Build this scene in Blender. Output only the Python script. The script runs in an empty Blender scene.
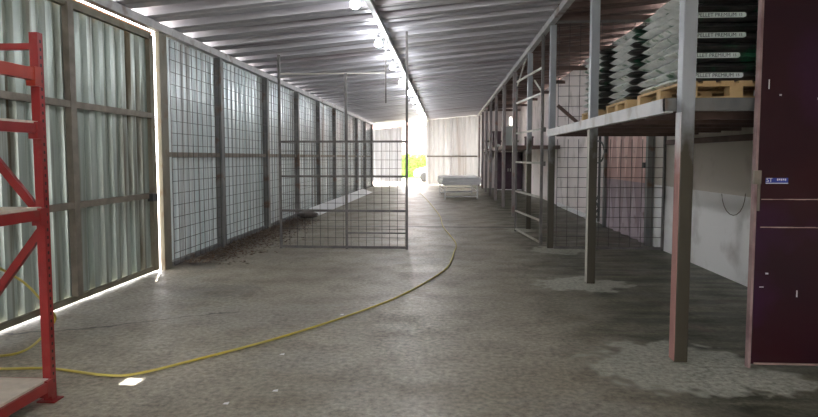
import bpy, math, random
from mathutils import Vector, Matrix
random.seed(7)
C = bpy.context.scene.collection
R = math.radians
ORD = ['first', 'second', 'third', 'fourth', 'fifth', 'sixth', 'seventh', 'eighth', 'ninth', 'tenth', 'eleventh', 'twelfth']

# ---------------------------------------------------------------- materials
def mk(name, c1, c2=None, scale=3.0, stretch=(1, 1, 1), rough=0.6, metal=0.0, bump=0.0,
       stain_or_sheen=None, stain_scale=1.0, stain_stretch=(1, 1, 1), stain_lo=0.55, stain_hi=0.7, spec=0.5, low=None, trans=0):
    """two-tone noise paint with an optional stain layer; low=(colour, height) adds a dirty foot"""
    m = bpy.data.materials.new(name); m.use_nodes = True
    nt = m.node_tree; N = nt.nodes; L = nt.links
    b = N['Principled BSDF']
    b.inputs['Roughness'].default_value = rough
    b.inputs['Metallic'].default_value = metal
    b.inputs['Specular IOR Level'].default_value = spec
    geo = N.new('ShaderNodeNewGeometry')
    def noise(sc, st, det=5):
        mp = N.new('ShaderNodeMapping'); mp.inputs['Scale'].default_value = st
        L.new(geo.outputs['Position'], mp.inputs['Vector'])
        n = N.new('ShaderNodeTexNoise'); n.inputs['Scale'].default_value = sc; n.inputs['Detail'].default_value = det
        L.new(mp.outputs[0], n.inputs['Vector']); return n.outputs['Fac']
    def ramp(src, lo, hi):
        r = N.new('ShaderNodeMapRange'); r.inputs['From Min'].default_value = lo; r.inputs['From Max'].default_value = hi
        L.new(src, r.inputs['Value']); return r.outputs[0]
    def mix(f, a, c):
        x = N.new('ShaderNodeMix'); x.data_type = 'RGBA'
        L.new(f, x.inputs[0])
        for s, v in ((6, a), (7, c)):
            if isinstance(v, tuple): x.inputs[s].default_value = (*v, 1)
            else: L.new(v, x.inputs[s])
        return x.outputs[2]
    col = c1
    if c2:
        nf = noise(scale, stretch); col = mix(ramp(nf, .35, .65), c1, c2)
        if bump:
            bp = N.new('ShaderNodeBump'); bp.inputs['Strength'].default_value = bump; bp.inputs['Distance'].default_value = .02
            L.new(nf, bp.inputs['Height']); L.new(bp.outputs[0], b.inputs['Normal'])
    if stain_or_sheen:
        col = mix(ramp(noise(stain_scale, stain_stretch, 8), stain_lo, stain_hi), col, stain_or_sheen)
    if low:
        sx = N.new('ShaderNodeSeparateXYZ'); L.new(geo.outputs['Position'], sx.inputs[0])
        nn = noise(5, (1, 1, .6))
        ad = N.new('ShaderNodeMath'); ad.operation = 'MULTIPLY_ADD'; ad.inputs[1].default_value = 1.6; L.new(nn, ad.inputs[0]); L.new(sx.outputs['Z'], ad.inputs[2])
        col = mix(ramp(ad.outputs[0], low[1] + 1.0, low[1] + .5), col, low[0])
    if isinstance(col, tuple): b.inputs['Base Color'].default_value = (*col, 1)
    else: L.new(col, b.inputs['Base Color'])
    if trans:   # light-passing sheet
        tr = N.new('ShaderNodeBsdfTranslucent'); ms = N.new('ShaderNodeMixShader'); ms.inputs[0].default_value = trans
        if isinstance(col, tuple): tr.inputs['Color'].default_value = (*col, 1)
        else: L.new(col, tr.inputs['Color'])
        L.new(b.outputs[0], ms.inputs[1]); L.new(tr.outputs[0], ms.inputs[2]); L.new(ms.outputs[0], N['Material Output'].inputs['Surface'])
    return m

def emis(name, col, s):
    m = bpy.data.materials.new(name); m.use_nodes = True
    b = m.node_tree.nodes['Principled BSDF']
    b.inputs['Base Color'].default_value = (*col, 1)
    b.inputs['Emission Color'].default_value = (*col, 1); b.inputs['Emission Strength'].default_value = s
    return m

M = {}
M['gate'] = mk('gate_sheet', (.27, .32, .285), (.40, .45, .415), 2.0, (1, 4, .15), .34, .45,
               stain_or_sheen=(.095, .075, .045), stain_scale=1.5, stain_stretch=(1, 6, .22), stain_lo=.50, stain_hi=.68, trans=.007)
M['sheet'] = mk('wall_sheet', (.36, .42, .43), (.52, .57, .58), 2.0, (1, 5, .15), .30, .5,
                stain_or_sheen=(.20, .18, .16), stain_scale=1.3, stain_stretch=(1, 7, .12), stain_lo=.52, stain_hi=.70, trans=.021)
M['ceil'] = mk('roof_sheet', (.42, .42, .46), (.56, .55, .60), 1.4, (.15, 2, 1), .48, .5,
               stain_or_sheen=(.26, .22, .24), stain_scale=1.2, stain_stretch=(.15, 2.5, 1), stain_lo=.55, stain_hi=.75)
M['roof_brown'] = mk('roof_sheet_brown', (.13, .085, .075), (.21, .14, .12), 2.5, (.5, 2, 1), .6, .2)
M['beam'] = mk('beam_grey', (.38, .38, .38), (.5, .49, .48), 6, (1, 1, 1), .5, .2, stain_or_sheen=(.2, .15, .12), stain_scale=2.5, stain_lo=.6, stain_hi=.7)
M['post'] = mk('post_dark', (.13, .135, .135), (.2, .2, .19), 5, (1, 1, .4), .55, .2, stain_or_sheen=(.14, .09, .06), stain_scale=3, stain_lo=.55, stain_hi=.65)
M['jamb'] = mk('jamb_brown', (.15, .14, .10), (.20, .18, .13), 5, (1, 1, .4), .6, .1, stain_or_sheen=(.15, .10, .06), stain_scale=4)
M['rail'] = mk('rail_brown', (.15, .13, .10), (.23, .20, .16), 6, (1, 1, 1), .6, .1)
M['column'] = mk('column_paint', (.27, .29, .31), (.34, .36, .38), 4, (1, 1, .5), .45, .15,
                 stain_or_sheen=(.20, .11, .09), stain_scale=4, stain_stretch=(1, 1, .5), stain_lo=.72, stain_hi=.78, low=((.050, .042, .026), 1.9))
M['flange'] = mk('flange_paint', (.55, .56, .57), (.62, .62, .62), 4, low=((.34, .17, .15), 1.7))
M['farcol'] = mk('column_far', (.17, .15, .15), (.25, .22, .22), 4, (1, 1, .5), .5, .15, stain_or_sheen=(.2, .1, .08), stain_scale=4)
M['sheetwhite'] = mk('white_sheet', (.92, .92, .92), (.88, .88, .90), 4, rough=.35)
M['mesh'] = mk('wire', (.05, .05, .05), (.09, .07, .06), 9, (1, 1, 1), .5, .4)
M['tube'] = mk('gate_tube', (.09, .085, .085), (.15, .14, .13), 7, (1, 1, 1), .5, .2)
M['tube_light'] = mk('gate_tube_light', (.42, .41, .36), (.55, .53, .47), 7, (1, 1, 1), .5, .2)
M['red'] = mk('rack_red', (.235, .013, .013), (.29, .022, .02), 5, (1, 1, 1), .4, .0, stain_or_sheen=(.25, .04, .03), stain_scale=9, stain_lo=.6, stain_hi=.7)
M['orange'] = mk('rack_orange', (.32, .028, .016), (.38, .045, .022), 5, (1, 1, 1), .4, .0, stain_or_sheen=(.3, .06, .03), stain_scale=9, stain_lo=.62, stain_hi=.7)
M['slot'] = mk('slot_dark', (.03, .012, .012))
M['board'] = mk('chipboard', (.52, .47, .38), (.62, .56, .46), 14, (1, 1, 1), .7)
M['wood'] = mk('pallet_wood', (.50, .34, .16), (.62, .44, .22), 7, (.3, 2, 2), .75, stain_or_sheen=(.3, .2, .1), stain_scale=5)
M['deck'] = mk('deck_dark', (.09, .06, .05), (.14, .09, .075), 5, (1, 1, 1), .7)
M['edge'] = mk('deck_edge', (.42, .43, .43), (.52, .52, .51), 5, (1, 1, 1), .5, .15, stain_or_sheen=(.28, .24, .2), stain_scale=3)
M['bagdark'] = mk('bag_print_dark', (.022, .032, .026), (.06, .05, .05), 7, (1, 1, 3), .35, stain_or_sheen=(.02, .12, .06), stain_scale=6, stain_lo=.58, stain_hi=.68)
M['bagwhite'] = mk('bag_film_white', (.62, .64, .62), (.78, .79, .77), 9, (1, 1, 2), .32, stain_or_sheen=(.09, .20, .11), stain_scale=6, stain_stretch=(1, 1, 1.5), stain_lo=.58, stain_hi=.66)
M['band'] = mk('print_band', (.60, .66, .64), (.52, .62, .56), 8)
M['ink'] = mk('print_ink', (.03, .035, .05))
M['door'] = mk('door_dark_red', (.020, .003, .008), (.032, .005, .008), 1.6, (1, 1, 1), .4, .0, stain_or_sheen=(.045, .010, .045), stain_scale=1.1, stain_lo=.5, stain_hi=.7, spec=.3)  # second layer paints the purple sheen of a bluish reflection into the colour
M['dooredge_lit'] = mk('door_edge_lit', (.20, .12, .12), (.32, .22, .21), 7)
M['weld'] = mk('weld_line', (.30, .20, .17), (.45, .33, .28), 12)
M['paint_white'] = mk('white_marks', (.75, .75, .78))
M['sticker'] = mk('sticker_blue', (.03, .05, .32))
M['hose'] = mk('hose_yellow', (.62, .50, .08), (.54, .46, .13), 6, rough=.4)
M['white'] = mk('white_plastic', (.84, .84, .84), (.78, .78, .79), 4, rough=.5)
M['endwall'] = mk('end_sheet', (.58, .58, .57), (.68, .67, .66), 2.0, (3, 1, .4), .5, .1, stain_or_sheen=(.45, .40, .36), stain_scale=1.2, stain_stretch=(4, 1, .1), trans=.05)
M['endleft'] = mk('end_sheet_thin', (.68, .68, .70), (.76, .76, .78), 2.0, (3, 1, .2), .5, .1, trans=.085)
M['leaf'] = mk('litter', (.07, .045, .03), (.16, .10, .06), 12)
M['leaf2'] = mk('litter_pale', (.28, .22, .16), (.2, .15, .1), 12)
M['black'] = mk('black_rubber', (.03, .03, .03), (.05, .05, .05), 5)
M['pink'] = mk('sheet_pink', (.70, .47, .42), (.78, .56, .50), 3, (1, 1, .6), .5, stain_or_sheen=(.30, .2, .18), stain_scale=3, stain_lo=.55, stain_hi=.68)
M['mauve'] = mk('sheet_mauve', (.40, .33, .37), (.50, .42, .45), 3, (1, 1, .6), .5, stain_or_sheen=(.2, .14, .13), stain_scale=3)
M['pink_shade'] = mk('sheet_pink_shade', (.36, .19, .17), (.44, .26, .23), 3)  # shadow tone for the triangles between the creases
M['mauve_shade'] = mk('sheet_mauve_shade', (.22, .16, .19), (.28, .20, .22), 3)
M['cupboard'] = mk('cupboard_purple', (.045, .018, .035), (.07, .03, .05), 3, rough=.4)
M['crate'] = mk('crate_grey', (.36, .40, .38), (.44, .47, .45), 3)
M['crate_dark'] = mk('crate_dark', (.07, .04, .05), (.1, .06, .07), 3)
M['bulb'] = emis('lamp_glow', (.95, .97, 1.0), 210.0)
M['hedge'] = mk('hedge_leaves', (.09, .20, .02), (.16, .30, .035), 5, rough=.6)
M['ext'] = mk('facade_pale', (.40, .28, .26), (.46, .34, .31), 1)
M['extred'] = mk('roof_tile', (.45, .22, .17), (.5, .3, .24), 3)
M['carpaint'] = mk('car_white', (.78, .78, .8), (.74, .74, .76), 1, rough=.25)
M['tyre'] = mk('tyre', (.03, .03, .03))
M['orangewood'] = mk('gate_track', (.55, .24, .07), (.42, .17, .05), 6, rough=.5)
M['debris_dark'] = mk('dirt_lump', (.04, .03, .025), (.08, .06, .05), 8)
g = bpy.data.materials.new('glass'); g.use_nodes = True
gb = g.node_tree.nodes['Principled BSDF']; gb.inputs['Transmission Weight'].default_value = 1; gb.inputs['Roughness'].default_value = .02; gb.inputs['Base Color'].default_value = (.9, .95, .95, 1)
M['glass'] = g
cg = mk('car_glass', (.04, .05, .06), rough=.1); M['carglass'] = cg

def floor_mat():
    m = bpy.data.materials.new('concrete_floor'); m.use_nodes = True
    nt = m.node_tree; N = nt.nodes; L = nt.links; b = N['Principled BSDF']
    geo = N.new('ShaderNodeNewGeometry')
    sx = N.new('ShaderNodeSeparateXYZ'); L.new(geo.outputs['Position'], sx.inputs[0])
    def noise(sc, st=(1, 1, 1), det=6, rg=.55):
        mp = N.new('ShaderNodeMapping'); mp.inputs['Scale'].default_value = st
        L.new(geo.outputs['Position'], mp.inputs['Vector'])
        n = N.new('ShaderNodeTexNoise'); n.inputs['Scale'].default_value = sc; n.inputs['Detail'].default_value = det; n.inputs['Roughness'].default_value = rg
        L.new(mp.outputs[0], n.inputs['Vector']); return n.outputs['Fac']
    def rmp(s, lo, hi, a=0, c=1):
        r = N.new('ShaderNodeMapRange'); r.inputs['From Min'].default_value = lo; r.inputs['From Max'].default_value = hi
        r.inputs['To Min'].default_value = a; r.inputs['To Max'].default_value = c
        L.new(s, r.inputs['Value']); return r.outputs[0]
    def math_(op, a, c=None):
        x = N.new('ShaderNodeMath'); x.operation = op
        for i, v in enumerate((a, c)):
            if v is None: continue
            if isinstance(v, (int, float)): x.inputs[i].default_value = v
            else: L.new(v, x.inputs[i])
        return x.outputs[0]
    def mix(f, a, c):
        x = N.new('ShaderNodeMix'); x.data_type = 'RGBA'; L.new(f, x.inputs[0])
        for s, v in ((6, a), (7, c)):
            if isinstance(v, tuple): x.inputs[s].default_value = (*v, 1)
            else: L.new(v, x.inputs[s])
        return x.outputs[2]
    big = noise(.55); mid = noise(2.3); mid2 = noise(5.5); fine = noise(22, det=5, rg=.7)
    col = mix(rmp(big, .38, .62), (.245, .215, .158), (.360, .328, .258))
    col = mix(rmp(mid, .50, .70, 0, .45), col, (.165, .148, .120))
    # darker greenish streaked strip under the deck on the right
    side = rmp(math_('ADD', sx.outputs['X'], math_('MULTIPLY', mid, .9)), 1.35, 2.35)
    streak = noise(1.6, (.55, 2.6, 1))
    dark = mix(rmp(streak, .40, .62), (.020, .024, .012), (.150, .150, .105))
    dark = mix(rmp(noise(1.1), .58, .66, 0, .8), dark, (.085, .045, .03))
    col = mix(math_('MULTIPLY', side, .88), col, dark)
    # dirt band along the left wall
    lw = rmp(math_('ADD', sx.outputs['X'], math_('MULTIPLY', mid, 1.4)), -2.45, -3.1)
    lwy = math_('MULTIPLY', rmp(sx.outputs['Y'], 7.8, 8.6), rmp(sx.outputs['Y'], 19, 15))
    col = mix(math_('MULTIPLY', math_('MULTIPLY', lw, lwy), .95), col, (.050, .036, .025))
    # a wetted oval by the left wall and a worn track
    def spot(x, y, rx, ry, soft=.25, wob=.9):
        dx = math_('DIVIDE', math_('SUBTRACT', sx.outputs['X'], x), rx); dy = math_('DIVIDE', math_('SUBTRACT', sx.outputs['Y'], y), ry)
        d = math_('ADD', math_('MULTIPLY', dx, dx), math_('MULTIPLY', dy, dy))
        d = math_('ADD', math_('SQRT', d), math_('ADD', math_('MULTIPLY', math_('SUBTRACT', mid, .5), wob), math_('MULTIPLY', math_('SUBTRACT', mid2, .5), wob * 2)))
        return rmp(d, 1 + soft, 1 - soft)
    col = mix(math_('MULTIPLY', spot(-2.75, 6.9, .55, .38), .55), col, (.075, .062, .042))
    col = mix(math_('MULTIPLY', spot(-2.5, 10.2, .6, 1.3), .4), col, (.09, .072, .05))
    for a in ((-1.9, 5.9, .9, .5), (-.5, 9.2, .9, .35), (-1.2, 4.6, .35, .25), (-3.25, 6.3, .5, 1.1), (.9, 3.6, .5, .35)):
        col = mix(math_('MULTIPLY', spot(*a), .42), col, (.30, .285, .25))
    # pale cement pads cast round the column feet
    for a in ((1.78, 4.62, .62, .55), (1.72, 7.6, .55, .42), (1.95, 10.4, .45, .45), (1.62, 13.2, .35, .4), (2.25, 4.35, .35, .25)):
        col = mix(math_('MULTIPLY', spot(*a, .10, .9), .85), col, (.42, .42, .35))
    # a saw-cut joint and hairline cracks
    jy = math_('ABSOLUTE', math_('SUBTRACT', math_('ADD', sx.outputs['Y'], math_('MULTIPLY', mid, .10)), 13.75))
    col = mix(math_('MULTIPLY', rmp(jy, .14, .05), .8), col, (.05, .045, .04))
    cy = math_('ABSOLUTE', math_('SUBTRACT', math_('SUBTRACT', sx.outputs['Y'], math_('MULTIPLY', sx.outputs['X'], .55)), math_('ADD', 6.75, math_('MULTIPLY', noise(1.3), .9))))
    cmask = math_('MULTIPLY', rmp(cy, .028, .008), rmp(sx.outputs['X'], -1.9, -2.3))
    col = mix(math_('MULTIPLY', cmask, .85), col, (.03, .026, .02))
    f2 = rmp(fine, .3, .7, .50, 1.50)
    v = N.new('ShaderNodeMix'); v.data_type = 'RGBA'; v.blend_type = 'MULTIPLY'; v.inputs[0].default_value = 1
    L.new(col, v.inputs[6]); L.new(f2, v.inputs[7])
    L.new(v.outputs[2], b.inputs['Base Color'])
    L.new(rmp(mid, .35, .65, .40, .60), b.inputs['Roughness'])
    bp = N.new('ShaderNodeBump'); bp.inputs['Strength'].default_value = .25; bp.inputs['Distance'].default_value = .01
    L.new(math_('ADD', fine, mid), bp.inputs['Height']); L.new(bp.outputs[0], b.inputs['Normal'])
    return m
M['floor'] = floor_mat()

def wall_mat():
    m = bpy.data.materials.new('plaster_two_tone'); m.use_nodes = True
    nt = m.node_tree; N = nt.nodes; L = nt.links; b = N['Principled BSDF']; b.inputs['Roughness'].default_value = .8
    geo = N.new('ShaderNodeNewGeometry'); sx = N.new('ShaderNodeSeparateXYZ'); L.new(geo.outputs['Position'], sx.inputs[0])
    n = N.new('ShaderNodeTexNoise'); n.inputs['Scale'].default_value = 1.7; n.inputs['Detail'].default_value = 7; L.new(geo.outputs['Position'], n.inputs['Vector'])
    def cmp_(s, t):
        x = N.new('ShaderNodeMath'); x.operation = 'GREATER_THAN'; L.new(s, x.inputs[0]); x.inputs[1].default_value = t; return x.outputs[0]
    def mix(f, a, c):
        x = N.new('ShaderNodeMix'); x.data_type = 'RGBA'
        if isinstance(f, float): x.inputs[0].default_value = f
        else: L.new(f, x.inputs[0])
        for s, v in ((6, a), (7, c)):
            if isinstance(v, tuple): x.inputs[s].default_value = (*v, 1)
            else: L.new(v, x.inputs[s])
        return x.outputs[2]
    upper = mix(cmp_(sx.outputs['Z'], 2.3), (.56, .52, .46), (.68, .66, .63))
    col = mix(cmp_(sx.outputs['Z'], 1.11), (.86, .86, .85), upper)
    col = mix(cmp_(sx.outputs['Y'], 14.1), col, (.82, .75, .73))
    r = N.new('ShaderNodeMapRange'); r.inputs['From Min'].default_value = .55; r.inputs['From Max'].default_value = .78; r.inputs['To Max'].default_value = .6; L.new(n.outputs['Fac'], r.inputs['Value'])
    col = mix(r.outputs[0], col, (.26, .22, .19))
    L.new(col, b.inputs['Base Color']); return m
M['wall'] = wall_mat()

# ---------------------------------------------------------------- mesh builder
class MB:
    def __init__(s): s.v = []; s.f = []; s.mi = []; s.cur = 0
    def add(s, vs, fs):
        o = len(s.v); s.v += [tuple(v) for v in vs]; s.f += [tuple(i + o for i in f) for f in fs]; s.mi += [s.cur] * len(fs)
    def box(s, x0, x1, y0, y1, z0, z1):
        s.add([(x0, y0, z0), (x1, y0, z0), (x1, y1, z0), (x0, y1, z0), (x0, y0, z1), (x1, y0, z1), (x1, y1, z1), (x0, y1, z1)],
              [(0, 3, 2, 1), (4, 5, 6, 7), (0, 1, 5, 4), (1, 2, 6, 5), (2, 3, 7, 6), (3, 0, 4, 7)]); return s
    def bar(s, a, b, w, h=None, up=(0, 0, 1)):
        a = Vector(a); b = Vector(b); h = h or w; d = (b - a).normalized(); up = Vector(up)
        if abs(d.dot(up)) > .98: up = Vector((0, 1, 0))
        r = d.cross(up).normalized() * w / 2; u = r.cross(d).normalized() * h / 2
        s.add([a - r - u, a + r - u, a + r + u, a - r + u, b - r - u, b + r - u, b + r + u, b - r + u],
              [(0, 1, 2, 3), (7, 6, 5, 4), (0, 4, 5, 1), (1, 5, 6, 2), (2, 6, 7, 3), (3, 7, 4, 0)]); return s
    def tube(s, pts, r, n=8):
        pts = [Vector(p) for p in pts]; o = len(s.v)
        for i, p in enumerate(pts):
            d = (pts[min(i + 1, len(pts) - 1)] - pts[max(i - 1, 0)]).normalized()
            up = Vector((0, 0, 1)) if abs(d.z) < .95 else Vector((0, 1, 0))
            a = d.cross(up).normalized(); c = a.cross(d)
            for k in range(n):
                t = 2 * math.pi * k / n; s.v.append(tuple(p + (a * math.cos(t) + c * math.sin(t)) * r))
        for i in range(len(pts) - 1):
            for k in range(n):
                k2 = (k + 1) % n; s.f.append((o + i * n + k, o + i * n + k2, o + (i + 1) * n + k2, o + (i + 1) * n + k)); s.mi.append(s.cur)
        s.f.append(tuple(o + k for k in range(n))); s.mi.append(s.cur)
        e = o + (len(pts) - 1) * n; s.f.append(tuple(e + n - 1 - k for k in range(n))); s.mi.append(s.cur); return s
    def lathe(s, c, prof, n=16, axis='z'):
        o = len(s.v)
        for r, z in prof:
            for k in range(n):
                t = 2 * math.pi * k / n; q = (r * math.cos(t), r * math.sin(t), z)
                if axis == 'y': q = (q[0], q[2], q[1])
                s.v.append((c[0] + q[0], c[1] + q[1], c[2] + q[2]))
        for i in range(len(prof) - 1):
            for k in range(n):
                k2 = (k + 1) % n; s.f.append((o + i * n + k, o + i * n + k2, o + (i + 1) * n + k2, o + (i + 1) * n + k)); s.mi.append(s.cur)
        return s
    def build(s, name, mat, parent=None, smooth=False, bevel=0, solid=0):
        off = Vector((0, 0, 0)); p = parent
        while p: off += p.location; p = p.parent
        me = bpy.data.meshes.new(name); me.from_pydata([tuple(Vector(v) - off) for v in s.v], [], s.f)
        mats = mat if isinstance(mat, list) else [mat]
        for q in mats: me.materials.append(M[q] if isinstance(q, str) else q)
        for i, pl in enumerate(me.polygons): pl.material_index = s.mi[i]; pl.use_smooth = smooth
        me.update()
        o = bpy.data.objects.new(name, me); C.objects.link(o); o.parent = parent
        if solid: md = o.modifiers.new('solid', 'SOLIDIFY'); md.thickness = solid; md.offset = 0
        if bevel: md = o.modifiers.new('bevel', 'BEVEL'); md.width = bevel; md.segments = 2; md.limit_method = 'ANGLE'
        return o

def tag(o, label, cat, group=None, kind=None):
    o['label'] = label; o['category'] = cat
    if group: o['group'] = group
    if kind: o['kind'] = kind
    return o
def thing(name, label, cat, loc=(0, 0, 0), group=None):
    o = bpy.data.objects.new(name, None); C.objects.link(o); o.location = loc; o.empty_display_size = .2
    return tag(o, label, cat, group)
def struct(o, label=None):
    o['kind'] = 'structure'
    if label: o['label'] = label
    return o
def dup(root, loc, label, cat=None):
    r = root.copy(); C.objects.link(r); r.location = loc; r['label'] = label
    for ch in list(root.children):
        c = ch.copy(); C.objects.link(c); c.parent = r
        for gch in ch.children:
            d = gch.copy(); C.objects.link(d); d.parent = c
    return r
def B(*a): return MB().box(*a)

XL = -4.0
def zr(x): return 3.45 + .0925 * (x + 3.98)

def profile(t0, t1, pitch, depth, flat=.42, slope=.1, minor=0):
    """trapezoid corrugation: list of (t, depth)"""
    pts = []; t = t0
    while t < t1:
        a = pitch
        seq = [(0, 0), (flat * a, 0), ((flat + slope) * a, depth), ((1 - slope) * a, depth)]
        if minor:
            seq = [(0, 0), (.16 * a, 0), (.19 * a, minor), (.23 * a, minor), (.26 * a, 0), (flat * a, 0), ((flat + slope) * a, depth), ((1 - slope) * a, depth)]
        for q, d in seq:
            if t + q <= t1: pts.append((t + q, d))
        t += a
    pts.append((t1, 0)); return pts

# ---------------------------------------------------------------- setting
m = MB(); m.add([(-60, -30, 0), (60, -30, 0), (60, 140, 0), (-60, 140, 0)], [(0, 1, 2, 3)])
m.add([(-60, -30, -.2), (60, -30, -.2), (60, 140, -.2), (-60, 140, -.2)], [(3, 2, 1, 0)])
struct(m.build('floor', 'floor'))

# roof: ribs run across the hall; one unseen hole cut so the sun makes a floor patch
HX, HY = -2.76, 5.33
YN, YF = -7.0, 34.9
pr = profile(YN, YF,   .74, .18, flat=.50, slope=.05, minor=.02)
pr = sorted(set(pr + [(HY - .06, None), (HY + .06, None)]))
pp = []
for i, (t, d) in enumerate(pr):
    if d is None:
        lo = [q for q in pr[:i] if q[1] is not None][-1]; hi = [q for q in pr[i:] if q[1] is not None][0]
        d = lo[1] + (hi[1] - lo[1]) * (t - lo[0]) / (hi[0] - lo[0])
    pp.append((t, d))
def roof(xs, name, mat, hole=None):
    m = MB(); vs = [(x, t, zr(x) + d) for t, d in pp for x in xs]; n = len(xs); fs = []
    for i in range(len(pp) - 1):
        for j in range(n - 1):
            if hole:
                yc = (pp[i][0] + pp[i + 1][0]) / 2; xc = (xs[j] + xs[j + 1]) / 2
                if hole[0] < xc < hole[1] and hole[2] < yc < hole[3]: continue
            fs.append((i * n + j, i * n + j + 1, (i + 1) * n + j + 1, (i + 1) * n + j))
    m.add(vs, fs); return struct(m.build(name, mat, solid=.004))
roof([-4.2, HX - .055, HX + .055, -1.0, 1.80], 'ceiling', 'ceil', (HX - .055, HX + .055, HY - .06, HY + .06))
roof([1.80, 3.9], 'ceiling.001', 'roof_brown')

# left wall sheets: from behind the camera to the gate, and from the gate to the far end
def vsheet_y(m, x, y0, y1, z0, z1, pitch=.24, depth=.035, sgn=-1):
    ps = profile(y0, y1, pitch, depth); n = len(ps)
    m.add([(x + sgn * d, t, z) for z in (z0, z1) for t, d in ps], [(i, i + 1, n + i + 1, n + i) for i in range(n - 1)])
def vsheet_x(m, y, x0, x1, z0, zt, pitch=.24, depth=.035, sgn=1):
    ps = profile(x0, x1, pitch, depth); n = len(ps)
    m.add([(t, y + sgn * d, z0) for t, d in ps] + [(t, y + sgn * d, zt(t)) for t, d in ps], [(i, i + 1, n + i + 1, n + i) for i in range(n - 1)])
m = MB(); vsheet_y(m, -4.07, YN, 4.05, 0, 3.40); vsheet_y(m, -4.07, 8.44, 33.0, .02, 3.42)
struct(m.build('wall_left', 'sheet'))
m = MB(); m.box(-4.07, -3.2, -7.1, -7, 0, 4.1); m.box(.2, 3.72, -7.1, -7, 0, 4.1); m.box(-3.2, .2, -7.1, -7, 2.6, 4.1)
struct(m.build('wall_front_added', 'sheet'))  # unseen wall added behind the camera to cut daylight from the front
struct(B(-4.06, -3.99, 8.45, 33, 0, .07).build('baseboard_left', 'post'))
struct(B(3.72, 3.95, -7, 34.9, 0, 4.14).build('wall_right', 'wall'))
m = MB(); vsheet_x(m, 34.5, -1.1, 3.6, .02, lambda x: zr(x) - .02, .27, .04)
struct(m.build('wall_end', 'endwall'))
m = MB(); vsheet_x(m, 33.0, -4.07, -2.42, .25, lambda x: zr(x) - .35, .27, .04)
struct(m.build('wall_end.001', 'endleft'))
# end wall of the side bay with a window opening
m = MB(); m.box(1.85, 3.14, 31.2, 31.35, 0, 4.1); m.box(3.55, 3.72, 31.2, 31.35, 0, 4.1); m.box(3.14, 3.55, 31.2, 31.35, 0, 3.17); m.box(3.14, 3.55, 31.2, 31.35, 3.68, 4.1)
struct(m.build('wall_end.002', 'wall'))
m = MB(); m.box(3.14, 3.17, 31.22, 31.30, 3.17, 3.68); m.box(3.52, 3.55, 31.22, 31.30, 3.17, 3.68); m.box(3.17, 3.52, 31.22, 31.30, 3.17, 3.20); m.box(3.17, 3.52, 31.22, 31.30, 3.65, 3.68)
w1 = struct(m.build('window_1', 'white')); B(3.17, 3.52, 31.25, 31.256, 3.2, 3.65).build('pane', 'glass', w1)

# ---------------------------------------------------------------- eave and ridge steel
tag(B(-4.03, -3.93, 3.2, 33, 3.33, 3.44).build('eave_beam', 'beam'), 'long grey steel eave beam along the top of the left sheet wall', 'beam')
tag(B(1.75, 1.85, -7, 34.4, 3.86, 3.965).build('roof_beam', 'beam'), 'long grey steel beam carried on the tops of the right columns', 'beam')
cond = thing('lighting_conduit', 'pale steel conduit running lengthwise under the roof beside the lamps', 'conduit', (-1.02, 1.5, 3.66))
B(-1.055, -.985, 1.5, 34, 3.62, 3.70).build('channel', 'edge', cond)
for k in range(13): B(-1.03, -1.01, 2.4 + 2.6 * k, 2.43 + 2.6 * k, 3.70, zr(-1.02) + .02).build('hanger', 'tube', cond)

# lamps
def lamp(loc):
    t = thing('hanging_lamp', '', 'lamp', loc, 'white lamps under the roof')
    x, y, z = loc
    MB().tube([(x, y, z + .09), (x, y, z + .15), (x + .04, y, z + .17), (-1.058, y, z + .17)], .01, 6).build('stem', 'tube', t)
    MB().lathe(loc, [(.001, .13), (.035, .13), (.04, .07), (.028, .04)], 12).build('socket', 'white', t, True)
    MB().lathe(loc, [(.028, .05), (.05, .025), (.062, -.01), (.055, -.045), (.03, -.068), (.001, -.075)], 16).build('bulb', 'bulb', t, True)
    return t
lys = [4.9 + 2.6 * k for k in range(11)] + [2.3, -.3, -2.9]
for i, y in enumerate(lys):
    lb = ('glowing white bulb under the roof %s' % ('level with the near red rack', 'straight above the camera', 'behind the camera')[i - 11] if i > 10 else 'glowing white round bulb hanging nearest the camera, above the top edge of view' if i == 0 else
          'largest glowing bulb in view, at the top edge beside the conduit' if i == 1 else
          'farthest tiny glowing bulb, by the bright end opening' if i == 10 else
          'glowing white bulb, %s along the row from the top of the photo' % ORD[i - 1])
    if i == 0:
        l0 = lamp((-1.13, y, 3.50)); l0['label'] = lb
    else: dup(l0, (-1.13, y, 3.50), lb)

# ---------------------------------------------------------------- left sliding gate
G = thing('sliding_gate', 'tall sliding gate of stained ribbed metal sheet with daylight under it', 'gate', (-4.05, 6.2, .06))
m = MB(); vsheet_y(m, -4.08, 4.10, 8.06, .05, 3.24, .235, .055); m.build('sheet_panel', 'gate', G)
m = MB(); m.box(-4.08, -4.02, 4.10, 8.06, 3.20, 3.284); m.box(-4.075, -4.03, 4.10, 8.06, .022, .08)
m.box(-4.08, -4.02, 8.02, 8.13, .022, 3.26); m.box(-4.08, -4.02, 4.10, 4.16, .06, 3.26); m.build('gate_frame', 'jamb', G)
B(-4.06, -4.0, 4.1, 8.08, 2.13, 2.20).build('rail', 'rail', G)
B(-4.06, -4.0, 4.1, 8.08, 1.04, 1.11).build('rail', 'rail', G)
B(-4.065, -3.995, 6.22, 6.32, .08, 3.24).build('upright', 'rail', G)
l = B(-4.02, -3.95, 7.86, 8.0, 1.00, 1.10).build('latch', 'black', G)
l['label'] = 'dark latch box'
tag(B(-4.12, -4.07, 3.9, 8.19, 3.285, 3.325).build('gate_track', 'orangewood'), 'orange brown track strip glowing along the top of the sliding gate', 'track')
tag(B(-4.03, -3.97, 8.20, 8.42, 0, 3.33).build('gate_post', 'jamb'), 'brownish jamb post beside the bright slit of the sliding gate', 'post')

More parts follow.
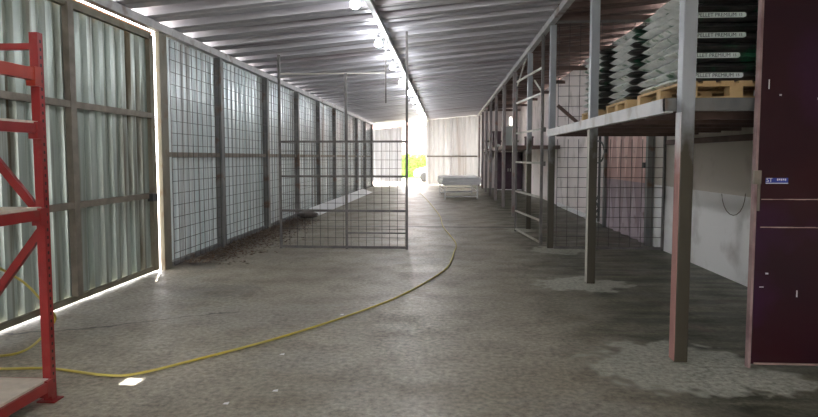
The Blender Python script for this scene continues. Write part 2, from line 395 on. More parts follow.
# left wall posts, rails, mesh by bay
lp = [10.45, 13.2, 16.0, 18.7, 21.45, 24.1, 26.8, 29.5, 32.3]
for i, y in enumerate(lp):
    tag(B(-4.06, -3.94, y - .07, y + .05, 0, 3.33).build('wall_post', 'post'),
        ('dark steel post on the left wall, nearest the sliding gate' if i == 0 else 'dark steel post on the left wall, farthest from the camera' if i == 8 else
         'dark steel post on the left wall, %s from the sliding gate' % ORD[i]), 'post', 'posts of the left wall')
def grid_y(m, x, y0, y1, z0, z1, dy, dz, r=.004):
    y = y0
    while y <= y1 + 1e-6: m.box(x - r, x + r, y - r, y + r, z0, z1); y += dy
    z = z0
    while z <= z1 + 1e-6: m.box(x - r, x + r, y0, y1, z - r, z + r); z += dz
def grid_x(m, y, x0, x1, z0, z1, dx, dz, r=.004):
    x = x0
    while x <= x1 + 1e-6: m.box(x - r, x + r, y - r, y + r, z0, z1); x += dx
    z = z0
    while z <= z1 + 1e-6: m.box(x0, x1, y - r, y + r, z - r, z + r); z += dz
prev = 8.42
for i, y in enumerate(lp):
    a, b_ = prev + .0, y - .07
    tag(B(-4.03, -3.985, a, b_, 1.60, 1.67).build('wall_rail', 'rail'),
        ('brown horizontal rail across the left wall bay nearest the sliding gate' if i == 0 else 'brown horizontal rail across the left wall, %s bay from the sliding gate' % ORD[i]), 'rail', 'rails of the left wall')
    m = MB(); n = max(1, round((b_ - a - .1) / .19)); grid_y(m, -3.955, a + .05, b_ - .05, .02, 3.27, (b_ - a - .1) / n, .175)
    tag(m.build('wire_mesh_panel', 'mesh'),
        ('welded wire mesh panel over the left wall bay nearest the sliding gate' if i == 0 else 'welded wire mesh panel over the left wall, %s bay from the sliding gate' % ORD[i]), 'wire mesh', 'mesh panels of the left wall')
    prev = y + .05

# ---------------------------------------------------------------- cross partition at Y=10.3
P = thing('mesh_gate', 'closed wire mesh gate leaf between thin uprights, left of the aisle', 'gate', (-1.8, 10.3, 0))
for x, zt in ((-2.88, 3.35), (-1.72, 3.03), (-.67, 3.72)):
    B(x - .02, x + .02, 10.28, 10.32, .0 if x != -.67 else -.0, zt).build('upright', 'tube', P)
for z in (1.865, 1.265, .67, .03):
    B(-2.86, -.69, 10.285, 10.315, z - .018, z + .018).build('rail', 'tube', P)
B(-1.70, -.69, 10.285, 10.315, .27, .295).build('rail', 'tube', P)
m = MB(); grid_x(m, 10.3, -2.86, -.70, .05, 1.86, .135, .15, .0035); m.build('wire_mesh', 'mesh', P)
tag(B(-2.86, -1.03, 10.321, 10.341, 3.02, 3.04).build('tie_rail', 'tube_light'), 'thin horizontal steel rail high above the closed mesh gate', 'rail')
tag(B(-1.04, -1.02, 10.29, 10.31, 2.52, 3.72).build('hanging_rod', 'tube'), 'thin steel rod hanging from the roof above the closed mesh gate', 'rod')

Q = thing('mesh_gate', 'open gate leaf of pale bars swung back from the aisle column', 'gate', (1.72, 10.9, 0))
pa, pb = Vector((1.715, 10.92, 0)), Vector((1.50, 13.0, 0))
def at(t, z): q = pa.lerp(pb, t); return (q.x, q.y, z)
MB().bar(at(0, .02), at(0, 3.75), .05).build('upright', 'tube', Q)
MB().bar(at(1, 0.0), at(1, 3.30), .04).build('upright', 'tube', Q)
for z in (3.19, 2.74, 2.10, 1.49, .87, .45, .05):
    MB().bar(at(0, z), at(1, z), .03, .035).build('rail', 'tube_light', Q)
MB().bar(at(.98, 3.1), at(.62, 3.55), .025).build('brace', 'tube_light', Q)
MB().bar(at(.28, 3.03), at(.02, 2.76), .025).build('brace', 'tube_light', Q)
for z in (1.49, 2.1): B(1.70, 1.775, 10.86, 10.95, z - .05, z + .03).build('hinge', 'tube', Q)

T = thing('mesh_partition', 'wire mesh screen between the aisle column and the right wall', 'wire mesh', (2.7, 10.3, 0))
m = MB(); grid_x(m, 10.42, 1.90, 3.68, .06, 1.90, .178, .17, .004); m.build('wire_mesh', 'mesh', T)
m = MB(); grid_x(m, 10.42, 1.90, 3.68, 2.12, 3.85, .178, .17, .004); m.build('wire_mesh', 'mesh', T)
m = MB(); m.box(3.67, 3.71, 10.40, 10.44, 0, 3.95); m.box(1.86, 3.68, 10.40, 10.44, 3.85, 3.89); m.box(1.86, 3.68, 10.40, 10.44, .02, .06); m.build('frame', 'tube', T)
MB().bar((1.88, 10.36, 2.47), (2.40, 10.36, 2.02), .06, .05).build('brace', 'deck', T)

# ---------------------------------------------------------------- right columns
clab = ['thick grey steel column nearest the camera, rusty towards its foot', 'second grey steel column, standing before the pellet bag stacks',
        'grey steel column holding the hinges of the open gate leaf', 'grey steel column seen through the open gate leaf']
ys = [4.76, 7.68, 10.62, 13.45, 16.35, 19.3, 22.3, 25.0, 27.7, 30.6, 33.5]
for i, y in enumerate(ys):
    x = 1.835
    lab = clab[i] if i < 4 else 'slim dark aisle column beyond the open gate leaf, %s from that leaf' % ('nearest' if i == 4 else ORD[i - 4] if i < 10 else 'farthest')
    t = thing('steel_column', lab, 'column', (x, y, 0), 'columns along the right of the aisle')
    h_ = .052
    B(x - h_, x + h_, y - h_, y + h_, 0, 3.86).build('shaft', 'column' if i < 4 else 'farcol', t, bevel=.008)
    if i < 2: B(x - h_ - .006, x - h_, y - h_ - .004, y + h_ - .01, .012, 1.94).build('side_strip', 'flange' if i == 0 else 'tube_light', t)['label'] = 'reddish worn side face' if i == 0 else 'pale side face'
for i, y in enumerate(ys[1:10]):
    tag(B(1.85, 3.72, y - .05, y + .05, 3.90, 4.0).build('cross_beam', 'deck'), 'dark brown cross beam under the side bay roof, %s from the camera' % ORD[i], 'beam', 'cross beams of the side bay')

# ---------------------------------------------------------------- loading deck
D = thing('storage_platform', 'raised steel storage platform carrying the pallets of pellet bags', 'platform', (2.7, 7.7, 2.0))
B(1.71, 1.773, 4.85, 10.34, 1.945, 2.06).build('edge_beam', 'edge', D)
B(1.71, 3.70, 4.84, 4.90, 1.96, 2.06).build('edge_beam', 'post', D)
m = MB(); m.box(1.90, 3.70, 4.90, 10.34, 2.03, 2.06); m.build('deck_plate', 'deck', D)
for k in range(8):
    y = 5.5 + k * .72
    if abs(y - 7.68) < .2: y += .16
    if y > 10.3: continue
    B(1.775, 3.69, y - .03, y + .03, 1.93, 2.03).build('joist', 'deck', D)
B(3.66, 3.715, 4.9, 10.3, 1.80, 1.88).build('ledger', 'deck', D)
D2 = thing('storage_platform', 'farther dark platform over the purple cupboard, loaded with crates', 'platform', (2.7, 25, 1.9))
B(1.90, 3.715, 20.0, 31.15, 1.92, 1.97).build('deck_plate', 'deck', D2)
B(1.90, 3.715, 19.9, 20.0, 1.86, 1.98).build('edge_beam', 'deck', D2)
B(1.89, 1.95, 20.0, 31.2, 1.84, 1.97).build('edge_beam', 'deck', D2)

# ---------------------------------------------------------------- pallets
def make_pallet(x0, y0, lx, ly, z, label):
    """top boards run across x, blocks show on the aisle side"""
    p = thing('wooden_pallet', label, 'pallet', (x0 + lx / 2, y0 + ly / 2, z), 'pallets on the platform')
    for k in range(3):
        yb = y0 + (ly - .1) * k / 2
        B(x0, x0 + lx, yb, yb + .1, z, z + .022).build('bottom_board', 'wood', p)
        B(x0, x0 + lx, yb, yb + .1, z + .10, z + .122).build('stringer_board', 'wood', p)
        for j in range(3):
            xb = x0 + (lx - .1) * j / 2
            B(xb, xb + .1, yb, yb + .1, z + .022, z + .10).build('block', 'wood', p)
    for k in range(6):
        xb = x0 + (lx - .1) * k / 5
        B(xb, xb + .1, y0, y0 + ly, z + .122, z + .144).build('deck_board', 'wood', p)
    return p
PZ = 2.061
make_pallet(1.90, 4.96, .80, 1.2, PZ, 'wooden pallet under the bag stack nearest the camera')
make_pallet(1.91, 6.52, .80, .85, PZ, 'wooden pallet under the middle bag stack')
make_pallet(1.91, 7.86, .80, .80, PZ, 'wooden pallet under the bag stack farthest from the camera')

# bags
def pillow(lx, ly, lz, seed, front):
    rnd = random.Random(seed); nu, nv = 14, 8; m = MB(); top = []; bot = []
    ph = rnd.random() * 6
    def prof(u, v):
        a = max(0, 1 - abs(u) ** 9); b_ = max(0, 1 - abs(v) ** 12)
        return (a ** .5) * (b_ ** .5)
    for i in range(nu + 1):
        for j in range(nv + 1):
            u = -1 + 2 * i / nu; v = -1 + 2 * j / nv
            u = math.copysign(abs(u) ** .8, u); v = math.copysign(abs(v) ** .8, v)
            h = lz / 2 * prof(u, v); wob = .004 * math.sin(7 * u + ph) + .003 * math.sin(9 * v + ph * 2)
            pinch = 1 - .02 * abs(u) ** 4
            x = u * lx / 2; y = v * ly / 2 * pinch
            e = .25 * lz * abs(u) ** 6 * -1
            top.append((x, y, lz / 2 + h + wob * (1 - abs(u) ** 8) + e * .3)); bot.append((x, y, lz / 2 - h * .96 + e * .3))
    n = nv + 1; vs = top + bot; o = len(top)
    for i in range(nu):
        for j in range(nv):
            m.cur = 0
            q = [i * n + j, (i + 1) * n + j, (i + 1) * n + j + 1, i * n + j + 1]
            cu = abs(-1 + 2 * (i + .5) / nu)
            cv = abs(-1 + 2 * (j + .5) / nv); cv = -1 + 2 * (j + .5) / nv; m.cur = 0 if cu < .6 or (front and cv < -.5 and cu < .97) else 1
            m.f.append(tuple(q)); m.mi.append(m.cur)
            m.f.append(tuple(o + k for k in reversed(q))); m.mi.append(m.cur)
    m.v = vs
    return m
def text_mesh(s, size, ext=.0015):
    cu = bpy.data.curves.new('t', 'FONT'); cu.body = s; cu.size = size; cu.extrude = ext; cu.align_x = 'CENTER'; cu.align_y = 'CENTER'
    o = bpy.data.objects.new('t', cu); C.objects.link(o)
    me = bpy.data.meshes.new_from_object(o.evaluated_get(bpy.context.evaluated_depsgraph_get()))
    bpy.data.objects.remove(o); me.transform(Matrix.Rotation(R(90), 4, 'X')); return me
tm = text_mesh('PELLET PREMIUM', .040); tm.materials.clear(); tm.materials.append(M['ink'])
tm15 = text_mesh('15', .030); tm15.materials.clear(); tm15.materials.append(M['ink'])
LZ = .0785
bagmeshes = [pillow(.78, .398, LZ * .90, s, s < 4) for s in range(8)]
bagdata = []
for bm_ in bagmeshes:
    o = bm_.build('pellet_bag', ['bagdark', 'bagwhite'], smooth=True); bagdata.append(o.data); bpy.data.objects.remove(o)
pos = {0: 'front', 1: 'middle', 2: 'rear'}
def stack(x0, y0, cols, layers, zb, name, grp, labels=False):
    for L_ in range(layers):
        for c in range(cols):
            o = bpy.data.objects.new('pellet_bag', bagdata[random.randrange(4) + (4 if c else 0)]); C.objects.link(o)
            jx = random.uniform(-.025, .02) - .012 * (L_ % 2) + .004 * L_; jy = random.uniform(-.002, .002) + (0 if c else .0)
            o.location = (x0 + .39 + jx, y0 + .205 + c * .406 + jy, zb + L_ * LZ)
            o.rotation_euler = (0, 0, random.choice((0, math.pi)) + random.uniform(-.008, .008) if c else random.uniform(-.01, .01))
            colname = pos[c] if cols == 3 else ('front' if c == 0 else 'rear')
            lay = 'bottom layer' if L_ == 0 else 'top layer' if L_ == layers - 1 else '%s layer from the pallet' % ORD[L_]
            tag(o, 'pellet bag in the %s stack, %s column, %s' % (name, colname, lay), 'bag', grp)
            if labels and c == 0 and L_ % 2 == 0:
                m = MB(); yy = -.212; n = 10; w = .180; xc = -.165
                pts = []
                for k in range(n + 1):
                    a = -math.pi / 2 + math.pi * k / n; pts.append((w + .020 * math.cos(a), .020 * math.sin(a)))
                for k in range(n + 1):
                    a = math.pi / 2 + math.pi * k / n; pts.append((-w + .020 * math.cos(a), .020 * math.sin(a)))
                N_ = len(pts)
                m.add([(x + xc, yy, z + LZ / 2 + .004) for x, z in pts] + [(x + xc, yy + .012, z + LZ / 2 + .004) for x, z in pts],
                      [tuple(range(N_)), tuple(reversed(range(N_, 2 * N_)))] + [(i, i + N_, (i + 1) % N_ + N_, (i + 1) % N_) for i in range(N_)])
                bo = m.build('printed_band', 'band'); bo.parent = o; bo['label'] = 'pale rounded printed band with dark lettering'
                for me, dx in ((tm, -.19), (tm15, -.01)):
                    t = bpy.data.objects.new('lettering', me); C.objects.link(t); t.parent = bo; t.location = (dx, yy - .0005, LZ / 2 + .004)
S0 = PZ + .144
stack(1.91, 4.97, 3, 10, S0, 'nearest', 'pellet bags in the nearest stack', True)
stack(1.92, 6.53, 2, 10, S0, 'middle', 'pellet bags in the middle stack')
stack(1.92, 7.86, 2, 10, S0, 'farthest', 'pellet bags in the farthest stack')

# ---------------------------------------------------------------- dark red door leaf at right
DR = thing('metal_door', 'tall dark red steel door leaf standing at the right edge', 'door', (3.0, 4.62, .03))
B(2.315, 3.70, 4.62, 4.66, .03, 3.55).build('leaf_panel', 'door', DR)
m = MB(); m.box(2.298, 2.315, 4.614, 4.668, .0, 3.56); m.build('edge_strip', 'dooredge_lit', DR)['label'] = 'edge strip coloured in its pinkish lit tone'  # light on the leaf's edge is put into the strip colour
m = MB(); m.box(2.34, 3.70, 4.61, 4.62, .03, .042); m.box(2.34, 3.70, 4.612, 4.62, 3.48, 3.55); m.build('bottom_rail', 'weld', DR)
m = MB()
for z in (1.285, 1.075):
    for k in range(17):
        x = 2.35 + k * .08; m.box(x, x + .08, 4.617, 4.621, z - .003 + random.uniform(-.001, .001), z + .003 + random.uniform(-.001, .002))
m.build('weld_seam', 'weld', DR)['label'] = 'pale horizontal weld seams'
st = B(2.375, 2.535, 4.615, 4.620, 1.405, 1.445).build('sticker', 'sticker', DR); st['label'] = 'small blue sticker with white marks'
t = bpy.data.objects.new('lettering', text_mesh('ST', .042)); t.data.materials.clear(); t.data.materials.append(M['paint_white']); C.objects.link(t); t.parent = st; t.location = (2.40 - 3.0, 4.6145 - 4.62, 1.428 - .03)
m = MB()
for k in range(5): m.box(2.455 + k * .014, 2.463 + k * .014, 4.613, 4.616, 1.424 + .003 * (k % 2), 1.440)
m.box(2.375, 2.535, 4.613, 4.616, 1.403, 1.408); m.build('marks', 'paint_white', st)
m = MB()
for x, z, w_, h_ in ((2.63, .55, .008, .05), (2.37, 2.10, .006, .07), (2.45, 2.05, .015, .012), (2.72, 2.02, .02, .014), (2.40, .72, .02, .012), (2.36, .62, .03, .006)):
    m.box(x, x + w_, 4.616, 4.621, z, z + h_)
m.build('paint_fleck', 'paint_white', DR)['label'] = 'small white paint flecks'
m = MB(); m.box(2.28, 2.33, 4.59, 4.62, 1.40, 1.50); m.tube([(2.32, 4.60, 1.2), (2.32, 4.60, 1.45)], .010, 6); m.build('hinge', 'rail', DR)

# ---------------------------------------------------------------- right wall furniture
PD = thing('creased_metal_door', 'pink and mauve metal door with creased diamonds and painted-in crease shadows on right wall', 'door', (3.66, 12.5, 0))
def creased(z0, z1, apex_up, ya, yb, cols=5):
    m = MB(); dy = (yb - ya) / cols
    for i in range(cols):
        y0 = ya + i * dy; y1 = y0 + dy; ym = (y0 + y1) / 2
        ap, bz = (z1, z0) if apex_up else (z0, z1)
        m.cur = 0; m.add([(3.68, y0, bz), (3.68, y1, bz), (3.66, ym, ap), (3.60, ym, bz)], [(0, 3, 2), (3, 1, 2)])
        m.cur = 1; m.add([(3.68, y0, bz), (3.66, ym, ap), (3.67, y0, ap)], [(0, 1, 2)]); m.add([(3.68, y1, bz), (3.66, ym, ap), (3.67, y1, ap)], [(0, 2, 1)])  # triangle shadows of the creases painted as darker facets
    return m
creased(.02, 1.12, True, 11.1, 13.95).build('lower_panel', ['mauve', 'mauve_shade'], PD, solid=.004)['label'] = 'mauve lower half'
creased(1.12, 2.6, False, 11.1, 13.95).build('upper_panel', ['pink', 'pink_shade'], PD, solid=.004)['label'] = 'pink upper half'
m = MB(); m.box(3.60, 3.72, 10.98, 11.1, 0, 2.7); m.box(3.60, 3.72, 13.95, 14.03, 0, 2.7); m.box(3.60, 3.72, 11.1, 13.95, 2.6, 2.7); m.build('door_frame', 'post', PD)
B(3.57, 3.62, 11.12, 11.2, 1.40, 1.50).build('hinge', 'black', PD); B(3.57, 3.62, 13.8, 13.9, 1.7, 1.78).build('hinge', 'black', PD)
pipe = [(3.66, 14.6, 0.05), (3.66, 14.6, 1.9), (3.66, 14.6, 2.2)]
pz = thing('wall_pipe', 'black pipe with a curled cable beside the creased pink door', 'pipe', (3.66, 14.6, 0))
MB().tube(pipe, .03, 8).build('pipe', 'black', pz)
MB().tube([(3.62, 14.6 - .55 * math.sin(a) , 1.72 + .26 * math.cos(a)) for a in [k * .35 for k in range(-1, 11)]], .02, 6).build('cable', 'black', pz)
MB().tube([(3.62, 14.6 + .12 * math.sin(a * 2), .15 + .1 * a) for a in [k * .5 for k in range(0, 12)]], .022, 6).build('cable', 'black', pz)
MB().tube([(3.69, 7.95 + .32 * math.cos(a), 1.15 + .30 * math.sin(a) * (1 if a > 0 else 1)) for a in [math.pi + k * .3 for k in range(11)]], .005, 6).build('hanging_cable', 'rail')
tag(bpy.data.objects['hanging_cable'], 'thin loose cable loop hanging on the two-tone plaster wall', 'cable')
tag(B(3.64, 3.72, 14.9, 20, 0, .10).build('wall_kerb', 'white'), 'low pale kerb along the foot of the right wall beyond the mesh', 'kerb')

# cupboard and crates on the far platform
K = thing('cupboard', 'dark purple cupboard with double doors under the far platform', 'cupboard', (3.05, 29.6, 0))
B(2.42, 3.68, 29.3, 30.0, .04, 1.83).build('body', 'cupboard', K)
for x0, x1 in ((2.45, 3.04), (3.06, 3.65)):
    d = B(x0, x1, 29.27, 29.3, .1, 1.8).build('door', 'cupboard', K)
    B(x1 - .06 if x0 < 2.6 else x0 + .03, x1 - .03 if x0 < 2.6 else x0 + .06, 29.24, 29.27, .9, 1.05).build('handle', 'tube_light', d)
m = MB(); m.box(2.42, 3.68, 29.24, 29.9, 0, .04); m.build('plinth', 'white', K)
def crate(x0, x1, y0, y1, z0, z1, label, mat, rim):
    c = thing('storage_crate', label, 'crate', ((x0 + x1) / 2, (y0 + y1) / 2, z0), 'crates on the far platform')
    B(x0 + .015, x1 - .015, y0 + .015, y1 - .015, z0, z1 - .04).build('body', mat, c, bevel=.01)
    B(x0, x1, y0, y1, z1 - .06, z1).build('lid', rim, c, bevel=.01)
crate(2.06, 2.60, 22.0, 22.7, 1.971, 2.70, 'large pale grey crate on the far platform', 'crate', 'crate')
crate(2.0, 2.40, 26.4, 27.0, 1.971, 2.72, 'tall dark crate on the far platform', 'crate_dark', 'crate_dark')
crate(2.75, 3.05, 21.2, 21.5, 1.971, 2.32, 'small dark box near the wall on the far platform', 'crate_dark', 'crate_dark')
def lump(x, y, z, sx, sy, sz, seed, name, mat, label, cat):
    rnd = random.Random(seed); m = MB(); n = 12; rows = []
    for i in range(7):
        th = math.pi * i / 6
        rows.append([(x + sx * math.sin(th) * math.cos(2 * math.pi * k / n) * rnd.uniform(.8, 1.1), y + sy * math.sin(th) * math.sin(2 * math.pi * k / n) * rnd.uniform(.8, 1.1), z + sz * (1 - math.cos(th)) / 2 * rnd.uniform(.9, 1.1)) for k in range(n)])
    for r_ in rows: m.v += r_
    for i in range(6):
        for k in range(n):
            m.f.append((i * n + k, i * n + (k + 1) % n, (i + 1) * n + (k + 1) % n, (i + 1) * n + k)); m.mi.append(0)
    return tag(m.build(name, mat, smooth=True), label, cat)
lump(2.06, 24.2, 1.975, .13, .3, .14, 1, 'plastic_bundle', 'white', 'small white bundle on the far platform edge, beyond the grey crate', 'bundle')
lump(2.06, 28.2, 1.975, .13, .4, .16, 2, 'plastic_bundle', 'white', 'small white bundle on the far platform, beyond the dark crate', 'bundle')
tag(B(1.98, 3.7, 31.05, 31.15, 2.35, 2.45).build('wall_shelf_rail', 'rail'), 'brown horizontal rail on the end wall of the side bay', 'rail')

# ---------------------------------------------------------------- red pallet rack at left
K = thing('pallet_rack', 'red perforated steel pallet rack with board shelves at the left edge', 'rack', (-3.0, 2.3, 0))
def upright(x, y):
    m = MB(); m.box(x - .028, x + .028, y - .025, y + .025, .008, 2.385)
    m.cur = 1
    k = 0; z = .12
    while z < 2.34:
        m.box(x + .027, x + .0286, y - .007, y + .007, z, z + .020); z += .05
    o = m.build('upright', ['red', 'slot'], K)
    B(x - .06, x + .06, y - .05, y + .05, 0, .008).build('foot_plate', 'red', o); return o
XA, XB = -2.60, -3.45
for y in (3.71, 1.05):
    u = upright(XA, y); upright(XB, y)
    for z in (2.30, .12): MB().bar((XA, y + .005, z), (XB, y + .005, z), .03, .04).build('horizontal_brace', 'red', K)
    for a, b_ in (((XA, 1.22), (XB, 2.26)), ((XA, 1.14), (XB, .05))):
        MB().bar((a[0], y - .005, a[1]), (b_[0], y - .005, b_[1]), .03, .05).build('diagonal_brace', 'red', K)
for z, hh, mt in ((2.155, .075, 'orange'), (1.81, .06, 'red'), (1.265, .065, 'red'), (.145, .065, 'red')):
    for x in (XA + .012, XB - .012):
        bm = B(x - .022, x + .026 if x > -3 else x + .022, 1.08, 3.68, z - hh, z).build('beam', mt, K)
        for y in (1.10, 3.66): B(x - .03, x + .03, y - .03, y + .03, z - hh - .035, z + .01).build('bracket', mt, bm)
    B(XB + .02, XA + (.02 if z != 2.155 else -.03), 1.1, 3.67, z + .001, z + .016).build('shelf_board', 'board', K)['label'] = 'pale chipboard shelf'

# ---------------------------------------------------------------- yellow hose
def spline(pts, n=8):
    P_ = [Vector(p) for p in pts]; P_ = [P_[0] * 2 - P_[1]] + P_ + [P_[-1] * 2 - P_[-2]]; out = []
    for i in range(1, len(P_) - 2):
        for k in range(n):
            t = k / n; a, b_, c, d = P_[i - 1:i + 3]
            out.append(.5 * ((2 * b_) + (c - a) * t + (2 * a - 5 * b_ + 4 * c - d) * t * t + (3 * b_ - a - 3 * c + d) * t ** 3))
    out.append(P_[-2]); return out
hp = [(-1.15, 26.5), (-.76, 22.85), (-.19, 16.54), (-.06, 13.69), (.18, 11.14), (.14, 9.97), (.04, 8.68), (-.17, 7.8), (-.54, 6.71), (-.97, 5.88), (-1.33, 5.3), (-1.61, 4.91), (-1.93, 4.53), (-2.23, 4.2), (-2.45, 4.13), (-2.97, 4.24), (-3.34, 4.21), (-3.62, 4.22), (-3.85, 4.32), (-3.8, 4.45), (-3.53, 4.5), (-3.45, 4.62), (-3.50, 4.85)]
pts = [(x, y, .014) for x, y in hp] + [(-3.62, 5.18, .03), (-3.60, 5.25, .12), (-3.56, 5.05, .30), (-3.58, 4.8, .56), (-3.66, 4.4, .84), (-3.62, 3.9, 1.1), (-3.55, 3.70, 1.29), (-3.40, 3.4, 1.298)]
tag(MB().tube(spline(pts), .0105, 8).build('garden_hose', 'hose', smooth=True), 'long yellow hose winding over the concrete floor and up to the rack', 'hose')

# ---------------------------------------------------------------- floor clutter
sb = thing('white_sheet_strip', 'long white sheet strip lying along the foot of the left wall', 'sheet', (-3.6, 21, 0))
m = MB(); m.add([(-3.84, 16.6, .16), (-3.44, 16.1, .012), (-3.30, 27, .012), (-3.76, 27, .16), (-3.84, 16.6, .0), (-3.76, 27, 0)], [(0, 1, 2, 3), (0, 3, 5, 4), (0, 4, 1), (3, 2, 5), (1, 4, 5, 2)])
m.build('strip', 'sheetwhite', sb)
lump(-3.62, 15.55, 0, .28, .35, .16, 5, 'dirt_heap', 'debris_dark', 'small dark dirt heap at the near end of the white strip', 'heap')
m = MB(); rnd = random.Random(3)
for k in range(4200):
    y = 8.6 + rnd.random() ** .8 * 6.5; w_ = .18 + .55 * rnd.random() ** 1.6 * (1.25 if y < 13 else .9)
    x = -3.90 + w_ * 1.35 * rnd.random() ** 1.1; s = rnd.uniform(.012, .04); a = rnd.uniform(0, 6.28); z = .006 + rnd.random() ** 2 * .05 * max(0, 1 - (x + 3.96) / .7)
    ca, sa = math.cos(a) * s, math.sin(a) * s
    m.cur = 0 if rnd.random() < .78 else 1
    m.add([(x - ca, y - sa, z), (x + sa * .5, y - ca * .5, z + rnd.uniform(.003, .02)), (x + ca, y + sa, z + rnd.uniform(0, .012)), (x - sa * .5, y + ca * .5, z + rnd.uniform(.0, .015))], [(0, 1, 2, 3)])
tag(m.build('leaf_litter', ['leaf', 'leaf2']), 'brown leaf litter and dirt swept against the foot of the left wall', 'leaves', kind='stuff')
# pale paper scraps on the near floor
for (x, y, lb) in ((-1.05, 5.95, 'tiny pale paper scrap on the concrete just behind the hose'), (-1.16, 3.95, 'pale scrap on the near concrete, right one of the closest pair'), (-1.42, 3.72, 'pale scrap on the near concrete, left one of the closest pair'), (-1.32, 4.7, 'faint pale scrap on the concrete in front of the hose')):
    m = MB(); s = .019
    m.add([(x - s, y - s * .6, .002), (x + s, y - s * .8, .003), (x + s * .8, y + s, .006), (x - s * .7, y + s * .7, .003)], [(0, 1, 2, 3)])
    tag(m.build('paper_scrap', 'white', solid=.001), lb, 'scrap', 'pale scraps on the floor')

# ---------------------------------------------------------------- far table with boards
TB = thing('trestle_table', 'long white metal table frame standing near the bright end opening', 'table', (.55, 24.1, 0))
A = [(-.03, 22.7), (1.2, 23.0), (1.10, 25.9), (-.25, 25.5)]
for x, y in A: MB().bar((x, y, 0), (x, y, .56), .045).build('leg', 'white', TB)
for z, nm in ((.54, 'top_rail'), (.30, 'lower_rail'), (.10, 'lower_rail')):
    for i in range(4):
        a, b_ = A[i], A[(i + 1) % 4]
        if z < .2 and i % 2: continue
        MB().bar((*a, z), (*b_, z), .035).build(nm, 'white', TB)
for k in range(3):
    z0 = .562 + k * .085; e = .12
    m = MB(); q = [(A[0][0] - e, A[0][1] - e), (A[1][0] + e, A[1][1] - e + .05), (A[2][0] + e, A[2][1] + e), (A[3][0] - e, A[3][1] + e)]
    m.add([(x + .02 * k, y, z0) for x, y in q] + [(x + .02 * k, y, z0 + .078) for x, y in q], [(3, 2, 1, 0), (4, 5, 6, 7), (0, 1, 5, 4), (1, 2, 6, 5), (2, 3, 7, 6), (3, 0, 4, 7)])
    tag(m.build('panel_board', 'white'), 'pale grey board on the white metal table, %s of the pile' % ('bottom', 'middle', 'top')[k], 'board', 'boards piled on the far table')
for x, lb in ((-1.08, 'pale steel post at the free edge of the end wall by the opening'), (.28, 'pale steel post standing in the middle of the end wall')):
    tag(B(x - .06, x + .06, 34.38, 34.48, 0, zr(x) - .02).build('end_post', 'white'), lb, 'post', 'posts of the end wall')
tag(B(-1.1, 1.78, 34.33, 34.38, 1.60, 1.68).build('end_rail', 'rail'), 'horizontal rail across the pale end wall behind the white table', 'rail')

# ---------------------------------------------------------------- outside
def hedge(x0, x1, y0, y1, h, label):
    rnd = random.Random(11); m = MB()
    n = int((x1 - x0) * 400)
    m.box(x0 + .1, x1 - .1, y0 + .1, y1 - .1, 0, h - .15)
    for k in range(n):
        s = rnd.choice((0, 0, 1)); x = rnd.uniform(x0, x1)
        if s: y = rnd.uniform(y0, y1); z = h + rnd.uniform(-.15, .08)
        else: y = y0 + rnd.uniform(-.06, .1); z = rnd.uniform(.05, h)
        r_ = rnd.uniform(.04, .1); d = Vector((rnd.uniform(-1, 1), rnd.uniform(-1, 1), rnd.uniform(-1, 1))).normalized(); e = d.orthogonal().normalized() * r_; f = d.cross(e)
        c = Vector((x, y, z)); m.add([c - e, c - f * .6, c + e, c + f * .6], [(0, 1, 2, 3)])
    return tag(m.build('hedge', 'hedge'), label, 'hedge')
hedge(-9, 3, 46, 47.4, 1.75, 'bright green clipped hedge seen through the end opening')
Bd = thing('house', 'pale building with reddish roof beyond the hedge outside', 'building', (-4, 60, 0))
B(-14, 6, 58, 66, 0, 4.6).build('wall', 'ext', Bd)
m = MB(); m.add([(-14.4, 57.6, 4.6), (6.4, 57.6, 4.6), (6.4, 66.4, 4.6), (-14.4, 66.4, 4.6), (-14.4, 62, 6.4), (6.4, 62, 6.4)], [(0, 1, 5, 4), (2, 3, 4, 5), (0, 4, 3), (1, 2, 5), (3, 2, 1, 0)]); m.build('roof', 'extred', Bd)
for k in range(6):
    f = B(-12.5 + k * 3.1, -11.3 + k * 3.1, 57.96, 58.02, 2.3, 3.6).build('window', 'white', Bd); B(-12.42 + k * 3.1, -11.38 + k * 3.1, 57.94, 57.97, 2.38, 3.52).build('pane', 'white', f)
tag(B(-12, 5, 52, 52.2, 0, 2.2).build('garden_wall', 'ext'), 'low pale pink boundary wall behind the green hedge', 'wall')
Cr = thing('car', 'white car parked outside just beyond the end opening', 'car', (0, 39.4, 0))
side = [(-2.05, .35), (-2.08, .62), (-1.95, .82), (-1.1, .98), (-.35, 1.42), (.9, 1.46), (1.6, 1.05), (2.0, .95), (2.08, .6), (2.0, .32)]
m = MB(); n = len(side)
for w_, yy in ((.0, 38.55), (.06, 38.5), (.06, 40.3), (.0, 40.25)):
    m.v += [(x, yy + (.18 if z > 1.1 and yy < 39 else -.18 if z > 1.1 else 0), z) for x, z in side]
for r_ in range(3):
    for k in range(n): m.f.append((r_ * n + k, r_ * n + (k + 1) % n, (r_ + 1) * n + (k + 1) % n, (r_ + 1) * n + k)); m.mi.append(0)
m.f.append(tuple(reversed(range(n)))); m.f.append(tuple(range(3 * n, 4 * n))); m.mi += [0, 0]
m.build('body', 'carpaint', Cr, bevel=.03)
m = MB(); m.add([(-.85, 38.58, 1.0), (1.35, 38.58, 1.0), (.8, 38.67, 1.38), (-.32, 38.67, 1.36)], [(0, 1, 2, 3)]); m.build('side_window', 'carglass', Cr, solid=.02)
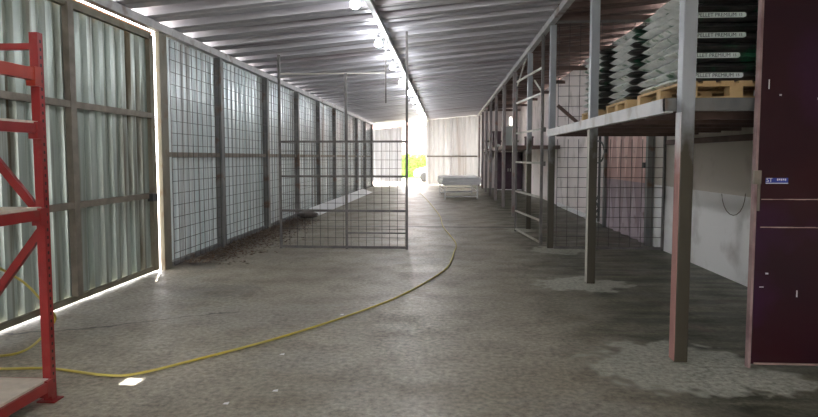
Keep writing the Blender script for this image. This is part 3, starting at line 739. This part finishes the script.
m = MB(); m.add([(-1.10, 38.8, 1.0), (-1.10, 40.0, 1.0), (-.42, 39.9, 1.40), (-.42, 38.9, 1.40)], [(0, 1, 2, 3)]); m.build('windscreen', 'carglass', Cr, solid=.02)
for x in (-1.35, 1.35):
    for y in (38.5, 40.1):
        w_ = MB().lathe((x, y, .32), [(.001, 0), (.2, 0), (.31, .01), (.32, .05), (.32, .17), (.3, .2), (.001, .2)], 20, 'y').build('wheel', 'tyre', Cr, True)
B(-2.1, -2.04, 38.65, 38.95, .58, .72).build('headlamp', 'glass', Cr)

# ---------------------------------------------------------------- light
w = bpy.data.worlds.new('World'); bpy.context.scene.world = w; w.use_nodes = True
bg = w.node_tree.nodes['Background']; bg.inputs['Color'].default_value = (1.0, .97, .97, 1); bg.inputs['Strength'].default_value = 12
s = bpy.data.lights.new('sun', 'SUN'); s.energy = 26; s.angle = R(.6); s.color = (1, .96, .93)
so = bpy.data.objects.new('sun', s); C.objects.link(so); so.rotation_euler = Vector((.14, -.34, -1)).to_track_quat('-Z', 'Y').to_euler()

# ---------------------------------------------------------------- camera
f_, hy = 600.0, 40.0
yaw = math.atan(37 / math.hypot(f_, hy)); pit = math.atan(hy / f_)
Fv = Vector((-math.sin(yaw) * math.cos(pit), math.cos(yaw) * math.cos(pit), -math.sin(pit)))
Rv = Vector((math.cos(yaw), math.sin(yaw), 0)); Uv = Rv.cross(Fv)
cd = bpy.data.cameras.new('camera'); cd.sensor_width = 36; cd.lens = 36 * f_ / 818; cd.shift_y = -11.5 / 818; cd.clip_end = 500
co = bpy.data.objects.new('camera', cd); C.objects.link(co)
co.matrix_world = Matrix(((Rv.x, Uv.x, -Fv.x, 0), (Rv.y, Uv.y, -Fv.y, 0), (Rv.z, Uv.z, -Fv.z, 1.6), (0, 0, 0, 1)))
sc = bpy.context.scene; sc.camera = co
sc.view_settings.view_transform = 'Standard'; sc.view_settings.look = 'None'; sc.view_settings.gamma = 1; sc.view_settings.use_curve_mapping = False
sc.view_settings.exposure = 0.5
sc.cycles.max_bounces = 8; sc.cycles.diffuse_bounces = 5; sc.cycles.use_denoising = True
try: sc.cycles.denoiser = 'OPENIMAGEDENOISE'
except Exception: pass
